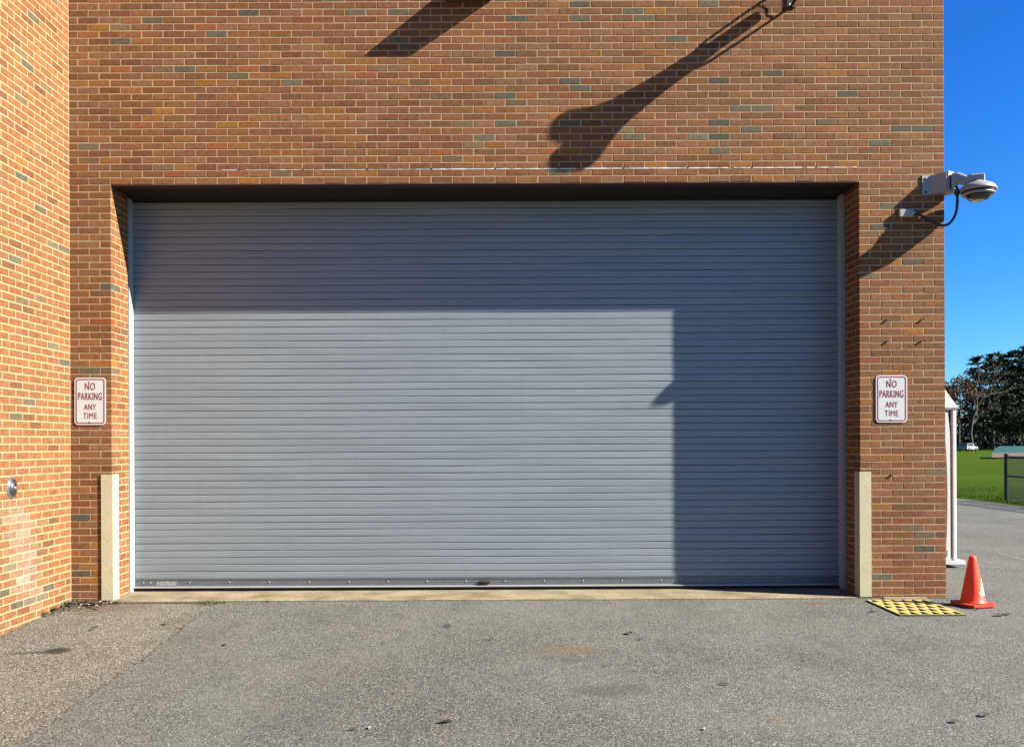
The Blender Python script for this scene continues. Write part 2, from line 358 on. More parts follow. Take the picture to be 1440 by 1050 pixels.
class Wall:
    """Bricks on one vertical face: origin o, direction u along the wall, w into the wall."""
    def __init__(s, o, u, w): s.o, s.u, s.w = Vector(o), Vector(u), Vector(w); s.M = Matrix((s.u, s.w, (0, 0, 1))).transposed(); s.items = []
    def brick(s, a0, a1, z0, depth=0.09, full=False, h=None):
        s.items.append(dict(a0=a0, a1=a1, z0=z0, d=depth, full=full, h=h or C-JH, col=pick_colour(), out=rnd.uniform(-0.0016, -0.0002)))
    def world(s, a, z): return s.o+s.u*a+Vector((0, 0, z))
    def paint(s, spots):
        for (px, py) in spots:
            best = None
            for it in s.items:
                q = to_px(s.world((it['a0']+it['a1'])/2, it['z0']+it['h']/2)); d = abs(q[0]-px)/15+abs(q[1]-py)/5
                if best is None or d < best[0]: best = (d, it)
            if best and best[0] < 2.2: best[1]['col'] = grey_colour()
    def emit(s, parent, limit=300, seed=1):
        cand = []
        for it in s.items:
            if it['full'] and limit:
                q0 = to_px(s.world(it['a0'], it['z0'])); q1 = to_px(s.world(it['a1'], it['z0']+it['h']))
                if all(2 < q[0] < 1438 and 2 < q[1] < 1046 for q in (q0, q1)):
                    qa = to_px(s.world(it['a0'], it['z0']+it['h'])); cand.append((abs(q1[0]-q0[0])*abs(q0[1]-qa[1])+s.bonus(it), it))
        cand.sort(key=lambda c: -c[0]); single = {id(c[1]) for c in cand[:limit]}
        meshes = []
        for k in range(4):
            vv, ff = brick_mesh(P-JT, 0.09, C-JH, seed*50+k); m = MB(); m.add([s.M @ Vector(v) for v in vv], ff); meshes.append(m.mesh('brick', M_brick_o))
        big = MB(); cols = []
        for i, it in enumerate(s.items):
            org = s.world(it['a0'], it['z0'])+s.w*it['out']
            if id(it) in single:
                o = link('brick', meshes[i % 4], parent, org); o.color = it['col']+(1,)
            else:
                vv, ff = brick_mesh(it['a1']-it['a0'], it['d'], it['h'], seed*9000+i)
                big.add([org+s.M @ Vector(v) for v in vv], ff); cols += [it['col']]*len(ff)
        if big.f:
            o = big.build('bricks', M_brick_a, parent); at_ = o.data.attributes.new('brick_colour', 'FLOAT_COLOR', 'FACE')
            at_.data.foreach_set('color', [x for c in cols for x in c+(1,)]); tag(o, kind='stuff')
    bonus = staticmethod(lambda it: 0)

REC = 0.0014                                   # how far the mortar sits back
ROWS = range(-60, 46); ZTOP = ZT+46*C
building = empty('brick_building', (0, 0, 0)); tag(building, 'brown brick building front with a wide grey roller shutter', 'building')
JD = 0.366
mo = MB(); e = REC
mo.box(XWING-0.3, XL-e, e, JD-0.004, -0.4, ZT+C*0.0+0.001)          # left pier
mo.box(XR+e, XC-e, e, JD-0.004, -0.4, ZT+0.001)                      # right pier
mo.box(XWING-0.3, XC-e, e, JD-0.004, ZT+0.001, ZTOP)                 # above the opening
front = mo.build('front_wall', M_mortar, building)
fw = Wall((0, 0, 0), (1, 0, 0), (0, 1, 0))
fw.bonus = lambda it: (60 if it['z0'] < ZT+4*C else 0)
XI = XWING+0.004
for r in ROWS:
    z = ZT+r*C+JH/2; A = (r % 2 == 0)
    def run(x0, x1, ph, endl=None, endr=None):
        k = math.floor((x0-ph)/P)
        while ph+k*P < x1-0.012:
            a, b = ph+k*P, ph+(k+1)*P
            full = a >= x0-0.006 and b <= x1+0.006
            a2, b2 = max(a, x0), min(b, x1)
            if b2-a2 > 0.03:
                l_ = JT/2; lo = a2+(0 if (endl and a2 <= x0+0.004) else l_); hi = b2-(0 if (endr and b2 >= x1-0.004) else l_)
                dep = 0.09
                if (endl and a2 <= x0+0.004) or (endr and b2 >= x1-0.004): dep = 0.0945 if A else P-JT/2
                jit = rnd.uniform(-0.0015, 0.0015)
                fw.brick(lo+(0 if (endl and a2 <= x0+0.004) else jit), hi, z+rnd.uniform(-0.0008, 0.0008), dep, full and dep == 0.09 and abs(jit) < 2)
            k += 1
    ph = XL if A else XL+P/2
    if r < 0:
        run(XI, XL, ph, None, True); run(XR, XC, ph if A else XR+P/2, True, True)
    else: run(XI, XC, ph, None, True)
fw.items = [it for it in fw.items if it['z0']+it['h'] > -0.06]
for it in fw.items:                            # shared meshes need exact length
    if it['full']: it['a1'] = it['a0']+P-JT
fw.paint([(504,19),(727,27),(817,26),(710,77),(800,116),(816,127),(710,137),(712,176),(681,196),(785,245),(996,6),(890,17),(907,27),(950,55),(1010,114),(1042,153),(1070,153),(1013,212),(982,193),(1011,193),(1012,173),(1060,182),(175,58),(307,48),(264,98),(340,108),(124,207),(352,19),(217,29),(1285,367),(1272,180),(1302,180),(1240,199),(1302,746),(1303,765),(1232,815),(148,399),(112,723),(108,808),(1185,130),(560,60),(420,120),(905,190)])
fw.emit(front, 300, 1)
# brick reveals (jambs) of the opening; the first piece of each course is the corner brick itself
for side, X, wx, nm in ((-1, XL, -1, 'jamb'), (1, XR, 1, 'jamb')):
    jw = Wall((X, 0, 0), (0, 1, 0), (wx, 0, 0))
    for r in range(-60, 0):
        z = ZT+r*C+JH/2
        if z+C < -0.05: continue
        js = [0.0945+JT, 0.0945+JT+P-JT, JD] if r % 2 == 0 else [P+JT/2, JD]
        for a, b in zip(js, js[1:]):
            a_ = a if a == js[0] else a+JT
            if b-a_ > 0.02: jw.brick(a_, b-(0.002 if b == JD else 0), z)
    mj = MB(); mj.box(min(X+wx*0.0024, X+wx*0.05), max(X+wx*0.0024, X+wx*0.05), JD-0.003, JD+0.004, -0.3, ZT)
    jo = mj.build('jamb', M_mortar, building); jw.emit(jo, 0, 5+side)
# outer side wall of the building, seen only from further right
sw = Wall((XC, 0, 0), (0, 1, 0), (-1, 0, 0)); ms = MB(); ms.box(XC-0.3, XC-e, JD-0.004, 11.0, -0.4, ZTOP); so = ms.build('side_wall', M_mortar, building)
for r in ROWS:
    z = ZT+r*C+JH/2; A = r % 2 == 0
    if z+C < -0.05: continue
    a = 0.0945+JT if A else P+JT/2
    while a < 10.8: sw.brick(a, a+P-JT, z); a += P
sw.emit(so, 0, 9)
b_ = MB(); b_.box(XWING-0.3, XC-0.01, JD+0.6, 11.0, ZT+0.2, ZTOP-0.05); b_.box(XWING-0.3, XC+0.03, -0.03, 11.03, ZTOP+0.001, ZTOP+0.06)
b_.build('roof', M_steel, building)
# lintel and soffit
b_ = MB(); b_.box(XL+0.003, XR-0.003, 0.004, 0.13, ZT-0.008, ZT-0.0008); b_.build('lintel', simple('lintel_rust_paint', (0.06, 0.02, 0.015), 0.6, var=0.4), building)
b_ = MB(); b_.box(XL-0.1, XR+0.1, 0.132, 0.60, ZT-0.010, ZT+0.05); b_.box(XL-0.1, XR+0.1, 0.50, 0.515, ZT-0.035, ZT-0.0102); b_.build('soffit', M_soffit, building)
# white sealant line over the lintel with weep holes
M_caulk = simple('white_sealant', (0.62, 0.60, 0.57), 0.6, var=0.08, scale=30)
cm = MB(); zc = ZT+2*C; x = at(312, 240).x
while x < XR-0.02:
    L_ = rnd.uniform(0.12, 0.7); x1 = min(x+L_, XR-0.02); n_ = max(2, int((x1-x)/0.025)); pts = []
    for k in range(n_+1):
        xx = x+(x1-x)*k/n_; w = 0.0058+0.009*abs(noise.noise((xx*3.1, 2, 0)))+0.005*noise.noise((xx*17, 0, 0)); w = max(0.0022, w)
        if x < -1.2: w *= 0.6
        pts += [(xx, 0.003, zc-w), (xx, -0.0030, zc-w*0.5), (xx, -0.0030, zc+w*0.4), (xx, 0.003, zc+w)]
    cm.add(pts, [(4*k+j, 4*k+4+j, 4*k+5+j, 4*k+1+j) for k in range(n_) for j in range(3)]); x = x1+(0.001 if rnd.random() < 0.7 else rnd.uniform(0.02, 0.08))
cm.build('sealant_line', M_caulk, building)
for k in range(10):
    xx = at(336+90.2*k, 240).x; m = MB(); m.tube([(xx, -0.0045, zc+0.004), (xx, 0.01, zc+0.004)], 0.008, 7); m.build('weep_hole', M_dark, building)
for (px, py) in ((1247, 450), (1296, 450), (1247, 480), (1295, 480), (1253, 668)):
    p = at(px, py); m = MB(); m.tube([(p.x, 0.01, p.z), (p.x, -0.016, p.z)], 0.010, 8); m.build('anchor_bolt', simple('rusty_iron', (0.03, 0.02, 0.016), 0.8), building)

# the wing on the left, in full sun
wing = empty('brick_wing', (XWING, 0, 0)); tag(wing, 'sunlit orange brick wing wall running toward the viewer at left', 'wall')
wg = Wall((XWING, 0, 0), (0, -1, 0), (-1, 0, 0))
WL = 5.0
m = MB(); m.box(XWING-1.2, XWING-e, -WL, 0.3, -0.7, ZTOP); wmo = m.build('wing_wall', M_mortar, wing); wmo.matrix_parent_inverse = Matrix.Translation((-XWING, 0, 0))
for r in range(-66, 46):
    z = ZT+r*C+JH/2; A = r % 2 == 0; a = (0.0 if A else -P/2)
    while a < WL-0.05:
        a0, a1 = max(a, 0.0)+JT/2+rnd.uniform(-0.0015, 0.0015), min(a+P, WL)-JT/2
        if a1-a0 > 0.03: wg.brick(a0, a0+P-JT if a >= 0 and a+P <= WL else a1, z+rnd.uniform(-0.0008, 0.0008), 0.09, a >= 0 and a+P <= WL)
        a += P
wg.paint([(64,29),(21,90),(73,491),(88,514),(12,801),(65,828),(6,837),(21,854),(39,847),(56,841),(12,250),(70,345),(40,250)])
for it in wg.items:                            # pale salt bloom on the lower courses
    q = to_px(wg.world((it['a0']+it['a1'])/2, it['z0'])); k = math.exp(-((q[0]-(24+0.13*(q[1]-720)))/16)**2)*sm(700, 730, q[1])*sm(870, 830, q[1])
    if max(it['col']) > 0.19: it['col'] = tuple(1.06*(0.45*c_+0.55*t_) for c_, t_ in zip(it['col'], (0.232, 0.104, 0.040)))
    k *= rnd.uniform(0.25, 1.0); it['col'] = tuple(c_*(1-k)+t_*k for c_, t_ in zip(it['col'], (0.36, 0.29, 0.245)))
wg.emit(wmo, 300, 3)

# ------------------------------------------------------------------ roller shutter
YD = 0.523
def shutter_paint():
    t = NT('shutter_paint'); v = t.scaled((0.35, 1, 6)); n = t.noise(3, 4, 0.6, vec=v); s_ = t.noise(2.2, 4, 0.6, vec=t.scaled((6, 1, 0.35))); f = t.noise(120, 3)
    c = t.mix(t.ramp(n, (0.3, 0.0), (0.7, 1.0)), (0.200, 0.232, 0.256), (0.224, 0.256, 0.280))
    c = t.mix(t.ramp(s_, (0.48, 0.0), (0.72, 0.22)), c, (0.19, 0.205, 0.22)); c = t.mix(t.ramp(f, (0.6, 0.0), (0.8, 0.10)), c, (0.06, 0.06, 0.06))
    t.bump(t.noise(5, 2, vec=t.scaled((0.5, 1, 4))), 0.05, 0.01)
    return t.done(c, t.math('ADD', 0.30, t.math('MULTIPLY', n, 0.16)), 0.5)
M_shut = shutter_paint()
GX0, GX1 = -3.868, 3.271
bs = MB(); bs.box(XL-0.16, XR+0.16, YD+0.02, YD+0.03, -0.1, ZT+0.1)  # dark backing sheet added behind the slats to block light
shutter = bs.build('roller_shutter', M_dark, building); shutter['label'] = 'wide closed roller shutter of grey painted metal slats'
PITCH = 0.0707; Z0S = 0.138; NS = int((ZT-0.02-Z0S)/PITCH)+1
def slat_mesh(seed):
    m = MB(); N = 60; x0, x1 = GX0-0.03, GX1+0.03
    prof = [(0.0060, 0.0), (-0.0002, 0.0012), (-0.0008, 0.006), (-0.0009, 0.020), (-0.0009, 0.048), (-0.0007, 0.060), (-0.0004, 0.0655), (0.0012, 0.0672), (0.0060, 0.0678)]
    vv = []
    for i in range(N+1):
        x = x0+(x1-x0)*i/N; dy = 0.0006*noise.noise((x*0.9, seed*0.6, 0)); tw = 0.0030*noise.noise((x*1.0+seed*0.33, seed*0.45, 4))+0.0009*noise.noise((x*4, seed*2.7, 4)); dz = 0.0022*noise.noise((x*0.9+seed*0.3, seed*0.5, 9))+0.0006*noise.noise((x*4, seed*5.3, 9))
        vv += [(x, y+dy+tw*(z/PITCH-0.5)*2, z+dz) for y, z in prof]
    n = len(prof); m.add(vv, [(i*n+j, (i+1)*n+j, (i+1)*n+j+1, i*n+j+1) for i in range(N) for j in range(n-1)], True); return m.mesh('slat', M_shut)
slats = [slat_mesh(k) for k in range(28)]
for k in range(NS):
    link('slat', slats[k % 28], shutter, (0, YD+rnd.uniform(-0.0004, 0.0004), Z0S+k*PITCH))
zb = 0.016
m = MB(); m.box(GX0+0.002, GX1-0.002, YD-0.006, YD+0.012, zb+0.045, Z0S+0.002); m.box(GX0+0.002, GX1-0.002, YD-0.010, YD-0.0061, Z0S-0.012, Z0S-0.004)
bar = m.build('bottom_bar', simple('bottom_bar_paint', (0.125, 0.145, 0.155), 0.4, 0.2), shutter)
m = MB(); m.box(GX0+0.002, GX1-0.002, YD-0.045, YD-0.001, zb+0.034, zb+0.0445); m.build('bar_angle', M_guide, shutter)
m = MB(); m.box(GX0+0.002, GX1-0.002, YD-0.03, YD+0.012, zb-0.004, zb+0.033); m.build('rubber_seal', M_rubber, shutter)
bolt = MB(); bolt.lathe([(0.008, 0), (0.007, 0.004), (0.003, 0.006)], 10, Matrix.Rotation(R(90), 4, 'X')); bolt_me = bolt.mesh('bolt', simple('dull_zinc', (0.30, 0.31, 0.31), 0.6))
bx = [202, 212, 267, 323, 379, 435]+[491+54.8*k for k in range(13)]
for px in bx: link('bolt', bolt_me, shutter, (at(px, 824, YD).x, YD-0.0062, zb+0.085))
p = at(235, 826, YD); m = MB(); m.box(p.x-0.105, p.x+0.105, YD-0.0085, YD-0.0062, zb+0.056, zb+0.096)
pl = NT('printed_plate'); ln_ = pl.noise(1.0, 1, vec=pl.scaled((160, 1, 60))); pm = pl.done(pl.mix(pl.ramp(ln_, (0.5, 0.0), (0.56, 1.0)), (0.34, 0.35, 0.35), (0.15, 0.16, 0.17)), 0.4)
m.build('data_plate', pm, shutter)
p = at(682, 823, YD); m = MB(); m.box(p.x-0.055, p.x+0.055, YD-0.030, YD-0.0062, zb+0.058, zb+0.092, c=0.006); m.tube([(p.x-0.03, YD-0.03, zb+0.075), (p.x-0.03, YD-0.045, zb+0.075), (p.x+0.05, YD-0.045, zb+0.072)], 0.007, 8)
m.build('slide_lock', simple('rusty_lock', (0.05, 0.022, 0.016), 0.7, 0.2, var=0.5, scale=60), shutter)
for s_, x0, xo in ((-1, GX0, GX0-0.055), (1, GX1, GX1+0.055)):
    a, b = min(x0, xo), max(x0, xo); m = MB(); m.prism([(a, 0.414), (b, 0.414), (b, YD-0.012), (b+s_*0.018, YD-0.012), (b+s_*0.018, YD-0.004), (a+s_*0.0, YD-0.004)] if s_ > 9 else [(a, 0.414), (b, 0.414), (b, YD-0.006), (a, YD-0.006)], 'z', 0.017, ZT-0.012)
    m.build('guide_rail', M_guide, shutter)
    m = MB(); q0, q1 = (XL-0.16, XL-0.075) if s_ < 0 else (XR+0.045, XR+0.16); m.box(q0, q1, JD+0.005, YD+0.018, -0.2, ZT+0.1); m.build('gap_light_block', M_dark, shutter)  # near-black filler added behind each jamb, blocks light and darkens the gap

# ------------------------------------------------------------------ corner guards
M_cream = NT('cream_paint'); n_ = M_cream.noise(7, 5, 0.65); f_ = M_cream.noise(50, 4, 0.7)
c_ = M_cream.mix(M_cream.ramp(n_, (0.35, 0.0), (0.75, 0.6)), (0.52, 0.48, 0.31), (0.42, 0.38, 0.245)); c_ = M_cream.mix(M_cream.ramp(f_, (0.60, 0.0), (0.70, 0.7)), c_, (0.18, 0.15, 0.10))
sc_ = M_cream.noise(1.0, 3, 0.6, vec=M_cream.scaled((9, 9, 130))); c_ = M_cream.mix(M_cream.ramp(sc_, (0.64, 0.0), (0.72, 0.55)), c_, (0.22, 0.17, 0.11)); M_cream.bump(f_, 0.3, 0.002); M_cream = M_cream.done(c_, 0.5, 0.4)
for s_, X, ztop, lab in ((-1, XL, at(150, 667).z, 'cream steel corner guard at the left edge of the opening'), (1, XR, at(1217, 663).z, 'cream steel corner guard at the right edge of the opening')):
    T = 0.011; m = MB(); q = s_
    poly = [(X-q*T, -T-0.002), (X+q*0.100, -T-0.002), (X+q*0.100, -0.0022), (X-q*0.0022, -0.0022), (X-q*0.0022, 0.118), (X-q*T, 0.118)]
    m.prism([(a-X, b) for a, b in (poly if q < 0 else poly)], 'z', 0.0, ztop-0.015)
    g = empty('corner_guard', (X, 0, 0.015)); tag(g, lab, 'corner guard', 'steel guards on the opening corners')
    m.build('angle', M_cream, g)
    for z in (0.12, 0.6, 1.05):
        mm = MB(); mm.lathe([(0.006, 0), (0.005, 0.001), (0.002, 0.0015)], 10, Matrix.Translation((q*0.06, -T-0.002, z)) @ Matrix.Rotation(R(90), 4, 'X')); mm.build('screw', M_cream, g)

# ------------------------------------------------------------------ signs
M_signw = simple('sign_white', (0.56, 0.58, 0.57), 0.35, 0, 0.5, 0.04, 8); M_maroon = simple('sign_maroon', (0.27, 0.010, 0.020), 0.4, var=0.1); M_alu = simple('sign_aluminium', (0.5, 0.5, 0.5), 0.4, 0.8)
def rrect(w, h, r, n=6):
    pts = []
    for cx, cz, a0 in ((w/2-r, h/2-r, 0), (-w/2+r, h/2-r, 90), (-w/2+r, -h/2+r, 180), (w/2-r, -h/2+r, 270)):
        for k in range(n+1): a = R(a0+90*k/n); pts.append((cx+r*math.cos(a), cz+r*math.sin(a)))
    return pts
def text_mesh(txt, w, h, z, bold):
    cu = bpy.data.curves.new('t', 'FONT'); cu.body = txt; cu.offset = bold; cu.align_x = 'CENTER'; cu.resolution_u = 4; cu.space_character = 1.08
    o = bpy.data.objects.new('t', cu); scene.collection.objects.link(o); bpy.context.view_layer.update()
    me = bpy.data.meshes.new_from_object(o); bpy.data.objects.remove(o)
    xs = [v.co.x for v in me.vertices]; zs = [v.co.y for v in me.vertices]; sx = w/(max(xs)-min(xs)); sz = h/(max(zs)-min(zs)); cx = (max(xs)+min(xs))/2; mz = min(zs)
    for v in me.vertices: v.co = ((v.co.x-cx)*sx, 0.0, (v.co.y-mz)*sz+z)
    me.materials.clear(); me.materials.append(M_maroon); return me
def no_parking(px, py, tilt, lab):
    c = at(px, py, -0.02); W_, H_ = 0.300, 0.452
    g = empty('no_parking_sign', (c.x, -0.006, c.z)); g.rotation_euler = (0, tilt, 0); tag(g, lab, 'sign', 'no parking signs on the wall')
    m = MB(); m.prism(rrect(W_, H_, 0.036), 'y', -0.003, 0.0); m.build('panel', M_signw, g)
    a, b = rrect(W_-0.026, H_-0.026, 0.026), rrect(W_-0.044, H_-0.044, 0.018); n = len(a)
    m = MB(); m.add([(x, -0.0042, z) for x, z in a]+[(x, -0.0042, z) for x, z in b], [(i, (i+1) % n, (i+1) % n+n, i+n) for i in range(n)]); m.build('border', M_maroon, g)
    for txt, w, h, z in (('NO', 0.098, 0.068, 0.108), ('PARKING', 0.228, 0.070, 0.012), ('ANY', 0.116, 0.056, -0.082), ('TIME', 0.130, 0.056, -0.166)):
        o = link('lettering', text_mesh(txt, w, h, z, 0.009 if txt != 'TIME' else 0.0), g, (0, -0.0045, 0))
    for z in (0.190, -0.194):
        m = MB(); m.lathe([(0.007, 0), (0.0065, 0.006), (0.002, 0.008)], 10, Matrix.Translation((0, -0.003, z)) @ Matrix.Rotation(R(90), 4, 'X')); m.build('bolt', M_alu, g)
        m = MB(); m.tube([(0, 0.0, z), (0, 0.007, z)], 0.008, 8); m.build('spacer', M_alu, g)
no_parking(126, 564, R(0.2), 'white no parking sign on the narrow brick strip beside the sunlit wing wall')
no_parking(1254.5, 560.5, R(0.2), 'white no parking sign on the brick pier below the security camera')

# ------------------------------------------------------------------ round chrome fitting on the wing
dxp, dyp = derot(16.5, 686); dY = FPX*(XWING)/dxp-DIST; cz = EYE-dyp*(DIST+dY)/FPX
g = empty('wall_fitting', (XWING, dY, cz)); tag(g, 'small round chrome fitting low on the sunlit brick wing', 'wall fitting')
RX = Matrix.Rotation(R(90), 4, 'Y'); S_ = Matrix.Diagonal((1.12, 0.92, 1, 1))
m = MB(); m.lathe([(0.084, 0.0), (0.084, 0.006), (0.078, 0.011), (0.070, 0.012)], 28, RX @ S_); m.build('flange', M_chrome, g)
m = MB(); m.lathe([(0.069, 0.010), (0.060, 0.015), (0.048, 0.017), (0.040, 0.026), (0.022, 0.031), (0.012, 0.032)], 28, RX @ S_); m.build('cap', simple('brushed_chrome', (0.22, 0.225, 0.235), 0.3, 1.0), g)
m = MB(); m.lathe([(0.016, 0.030), (0.016, 0.039), (0.012, 0.042)], 6, RX); m.build('nut', M_chrome, g)

# ------------------------------------------------------------------ security camera on the corner
M_camp = simple('camera_grey_paint', (0.30, 0.305, 0.30), 0.4, 0, 0.5, 0.05)
p0 = at(1296, 247); p1 = at(1296, 275)
zlo, zhi = p1.z+0.002, p0.z
g = empty('security_camera', (XC, 0, zlo)); tag(g, 'white dome security camera on a corner bracket above the right sign', 'security camera')
def add(name, mb, mat):
    o = mb.build(name, mat, g); o.matrix_parent_inverse = Matrix.Translation((-XC, 0, -zlo)); return o
m = MB(); m.box(p0.x, XC+0.012, -0.012, -0.003, zlo, zhi); m.box(XC+0.003, XC+0.012, -0.0029, 0.20, zlo, zhi); add('corner_plate', m, M_camp)
A1, A2 = Vector((XC-0.045, -0.135)), Vector((XC+0.085, -0.045))
m = MB(); m.prism([(p0.x+0.075, -0.0122), (A1.x, A1.y), (A2.x, A2.y), (XC+0.0122, 0.06), (XC+0.0122, -0.0122)], 'z', zlo+0.004, zhi-0.004); add('corner_box', m, M_camp)
D2 = (A2-A1).normalized(); N2 = Vector((D2.y, -D2.x)); mid = (A1+A2)/2
F = Matrix(((D2.x, N2.x, 0, mid.x), (D2.y, N2.y, 0, mid.y), (0, 0, 1, 0), (0, 0, 0, 1)))
m = MB(); m.box(-0.066, 0.066, 0.0005, 0.012, zlo+0.006, zhi+0.006, F); add('mounting_flange', m, M_camp)
dc = Vector((4.322, -0.215)); rim = at(1377, 267.5, -0.215).z
st = mid+N2*0.012; dv = (dc-st); L_ = dv.length; dn = dv.normalized(); dp = Vector((-dn.y, dn.x))
AM = Matrix(((dn.x, dp.x, 0, st.x), (dn.y, dp.y, 0, st.y), (0, 0, 1, 0), (0, 0, 0, 1)))
zt = rim+0.150; m = MB()
secs = [(0.0, 0.060, zlo+0.030, zhi-0.022), (0.05, 0.054, zlo+0.075, zhi-0.014), (L_*0.6, 0.052, zt-0.095, zt-0.008), (L_-0.05, 0.056, zt-0.080, zt), (L_+0.055, 0.050, zt-0.080, zt-0.004)]
vv = []
for (a, hw, zl, zh) in secs: vv += [AM @ Vector((a, sy*hw*sc, z)) for sy, sc, z in ((-1, .8, zl), (1, .8, zl), (1, 1, zl+(zh-zl)*.3), (1, 1, zl+(zh-zl)*.8), (1, .75, zh), (-1, .75, zh), (-1, 1, zl+(zh-zl)*.8), (-1, 1, zl+(zh-zl)*.3))]
ff = [(i*8+k, i*8+(k+1) % 8, i*8+8+(k+1) % 8, i*8+8+k) for i in range(4) for k in range(8)]+[tuple(range(8))[::-1], tuple(range(32, 40))]
m.add(vv, ff); add('arm', m, M_camp)
T_ = Matrix.Translation((dc.x, dc.y, rim))
m = MB(); m.lathe([(0.060, 0.090), (0.068, 0.072), (0.095, 0.062), (0.125, 0.048), (0.148, 0.028), (0.160, 0.006), (0.160, -0.006), (0.150, -0.012)], 36, T_); add('housing', m, M_camp)
m = MB(); m.lathe([(0.148, -0.0125), (0.144, -0.030)], 36, T_); add('sensor_band', m, M_black)
m = MB(); m.lathe([(0.143, -0.0305), (0.141, -0.042), (0.118, -0.046)], 36, T_); add('trim_ring', m, M_camp)
m = MB(); m.lathe([(0.112, -0.047), (0.104, -0.070), (0.082, -0.088), (0.055, -0.097)], 36, T_); add('dome', m, simple('smoked_dome', (0.03, 0.03, 0.032), 0.12, 0.0, 0.6))
m = MB(); m.lathe([(0.054, -0.0975), (0.045, -0.104), (0.02, -0.107)], 24, T_); add('lens_cap', m, M_steel)
for (x, z) in ((p0.x+0.03, zhi-0.035), (p0.x+0.035, zlo+0.025), (p0.x+0.10, zlo+0.025)):
    m = MB(); m.lathe([(0.011, 0), (0.010, 0.005), (0.003, 0.008)], 8, Matrix.Translation((x, -0.012, z)) @ Matrix.Rotation(R(90), 4, 'X')); add('bolt', m, M_black)
def bez(pts, n=8):
    pts = [Vector(p) for p in pts]; out = []
    for i in range(len(pts)-1):
        a = pts[max(i-1, 0)]; b, c = pts[i], pts[i+1]; d = pts[min(i+2, len(pts)-1)]
        for k in range(n): t = k/n; out.append(0.5*((2*b)+(c-a)*t+(2*a-5*b+4*c-d)*t*t+(3*b-a-3*c+d)*t**3))
    return out+[pts[-1]]
cab = [at(1285, 300.5, -0.03), at(1293, 302, -0.03), at(1305, 309, -0.05), at(1322, 316.5, -0.10), at(1334, 315, -0.15), at(1343, 303, -0.17), at(1346, 288, -0.17), at(1346, 272, -0.165), at(1345, 262, -0.165)]
m = MB(); m.tube(bez(cab), 0.0125, 10); add('cable', m, M_black)
m = MB(); m.tube([at(1346, 274, -0.165), at(1345.5, 266, -0.165)], 0.024, 10); add('gland', m, M_black)
ja, jb = at(1263, 295.5), at(1282, 306)
g2 = empty('junction_box', ((ja.x+jb.x)/2, 0, jb.z)); tag(g2, 'small grey junction box below the corner camera bracket', 'junction box')
w_, h_ = (jb.x-ja.x)/2, ja.z-jb.z
m = MB(); m.box(-w_, w_, -0.040, -0.002, 0, h_, c=0.004); m.build('box', M_steel, g2)
m = MB(); m.box(-w_+0.003, w_-0.003, -0.044, -0.0405, 0.003, h_-0.003); m.build('cover', simple('light_grey_cover', (0.33, 0.335, 0.32), 0.5), g2)
m = MB(); m.tube([(w_-0.002, -0.025, h_*.5), (w_+0.022, -0.027, h_*.48)], [0.012, 0.015], 10); m.build('connector', M_steel, g2)

# ------------------------------------------------------------------ fittings above the shutter that throw the long shadows
pb = at(658.5, 2.5); g = empty('wall_light', (pb.x, 0, pb.z)); tag(g, 'dark wedge shaped wall light at the top edge left of centre', 'wall light')
m = MB(); m.prism([(-0.003, 0), (-0.24, 0.0), (-0.24, 0.018), (-0.205, 0.034), (-0.035, 0.105), (-0.003, 0.125)], 'x', -0.215, 0.215); m.build('housing', simple('bronze_housing', (0.03, 0.026, 0.022), 0.5), g)
m = MB(); m.box(-0.19, 0.19, -0.225, -0.04, -0.006, -0.0005); m.build('lens', simple('frosted_lens', (0.5, 0.5, 0.48), 0.25), g)
m = MB(); m.box(-0.09, 0.09, -0.03, -0.003, 0.1255, 0.2); m.build('junction_cover', M_black, g)
pa = at(1112, -8); g = empty('horn_loudspeaker', (pa.x, 0, pa.z)); tag(g, 'black horn loudspeaker bracket at the top edge, throwing the long flared shadow', 'loudspeaker')
m = MB(); m.box(-0.045, 0.045, -0.014, -0.003, -0.135, 0.15, c=0.003); m.build('wall_plate', M_black, g)
for z in (0.115, -0.122): m = MB(); m.tube([(0, -0.014, z), (0, -0.15, z), (0, -0.245, z*0.93), (0, -0.30, z*0.55)], 0.014, 10); m.build('strut', M_black, g)
RXm = Matrix.Rotation(R(90), 4, 'X')
m = MB(); m.lathe([(0.02, 0.098), (0.05, 0.10), (0.055, 0.13), (0.055, 0.26), (0.045, 0.275)], 20, RXm); m.build('driver', M_black, g)
seg = 64; prof = [(0.062, 0.24), (0.080, 0.31), (0.088, 0.38), (0.112, 0.45), (0.138, 0.515), (0.185, 0.565), (0.235, 0.60), (0.272, 0.626), (0.276, 0.632), (0.262, 0.630), (0.222, 0.602), (0.12, 0.52)]
m = MB(); m.lathe(prof, seg, RXm, False)
RIM = [(0, 1.0), (105, 1.06), (160, 1.06), (180, 0.95), (192, 0.56), (202, 0.60), (210, 1.12), (224, 1.42), (236, 1.36), (255, 1.15), (275, 1.08), (300, 1.0), (360, 1.0)]
def rim_f(a):
    for (a0, f0), (a1, f1) in zip(RIM, RIM[1:]):
        if a0 <= a <= a1: return f0+(f1-f0)*(a-a0)/(a1-a0)
for i_, (r0, p0_) in enumerate(prof):                     # rim shaped to give its cast shadow the notched outline
    for k in range(seg):
        v = m.v[i_*seg+k]; f_ = 1+(rim_f(360*k/seg)-1)*sm(0.54, 0.62, p0_); m.v[i_*seg+k] = (v[0]*f_, v[1], v[2]*f_)
m.build('horn', M_black, g)
m = MB(); m.tube(bez([(0, -0.10, 0.115), (0.03, -0.085, 0.05), (0.05, -0.085, -0.02), (0.04, -0.07, -0.07), (0.0, -0.065, -0.122)]), 0.005, 8); m.build('cable', M_black, g)
m = MB(); m.box(-0.02, 0.02, -0.0165, -0.0142, -0.125, -0.095); m.build('label_plate', M_white, g)

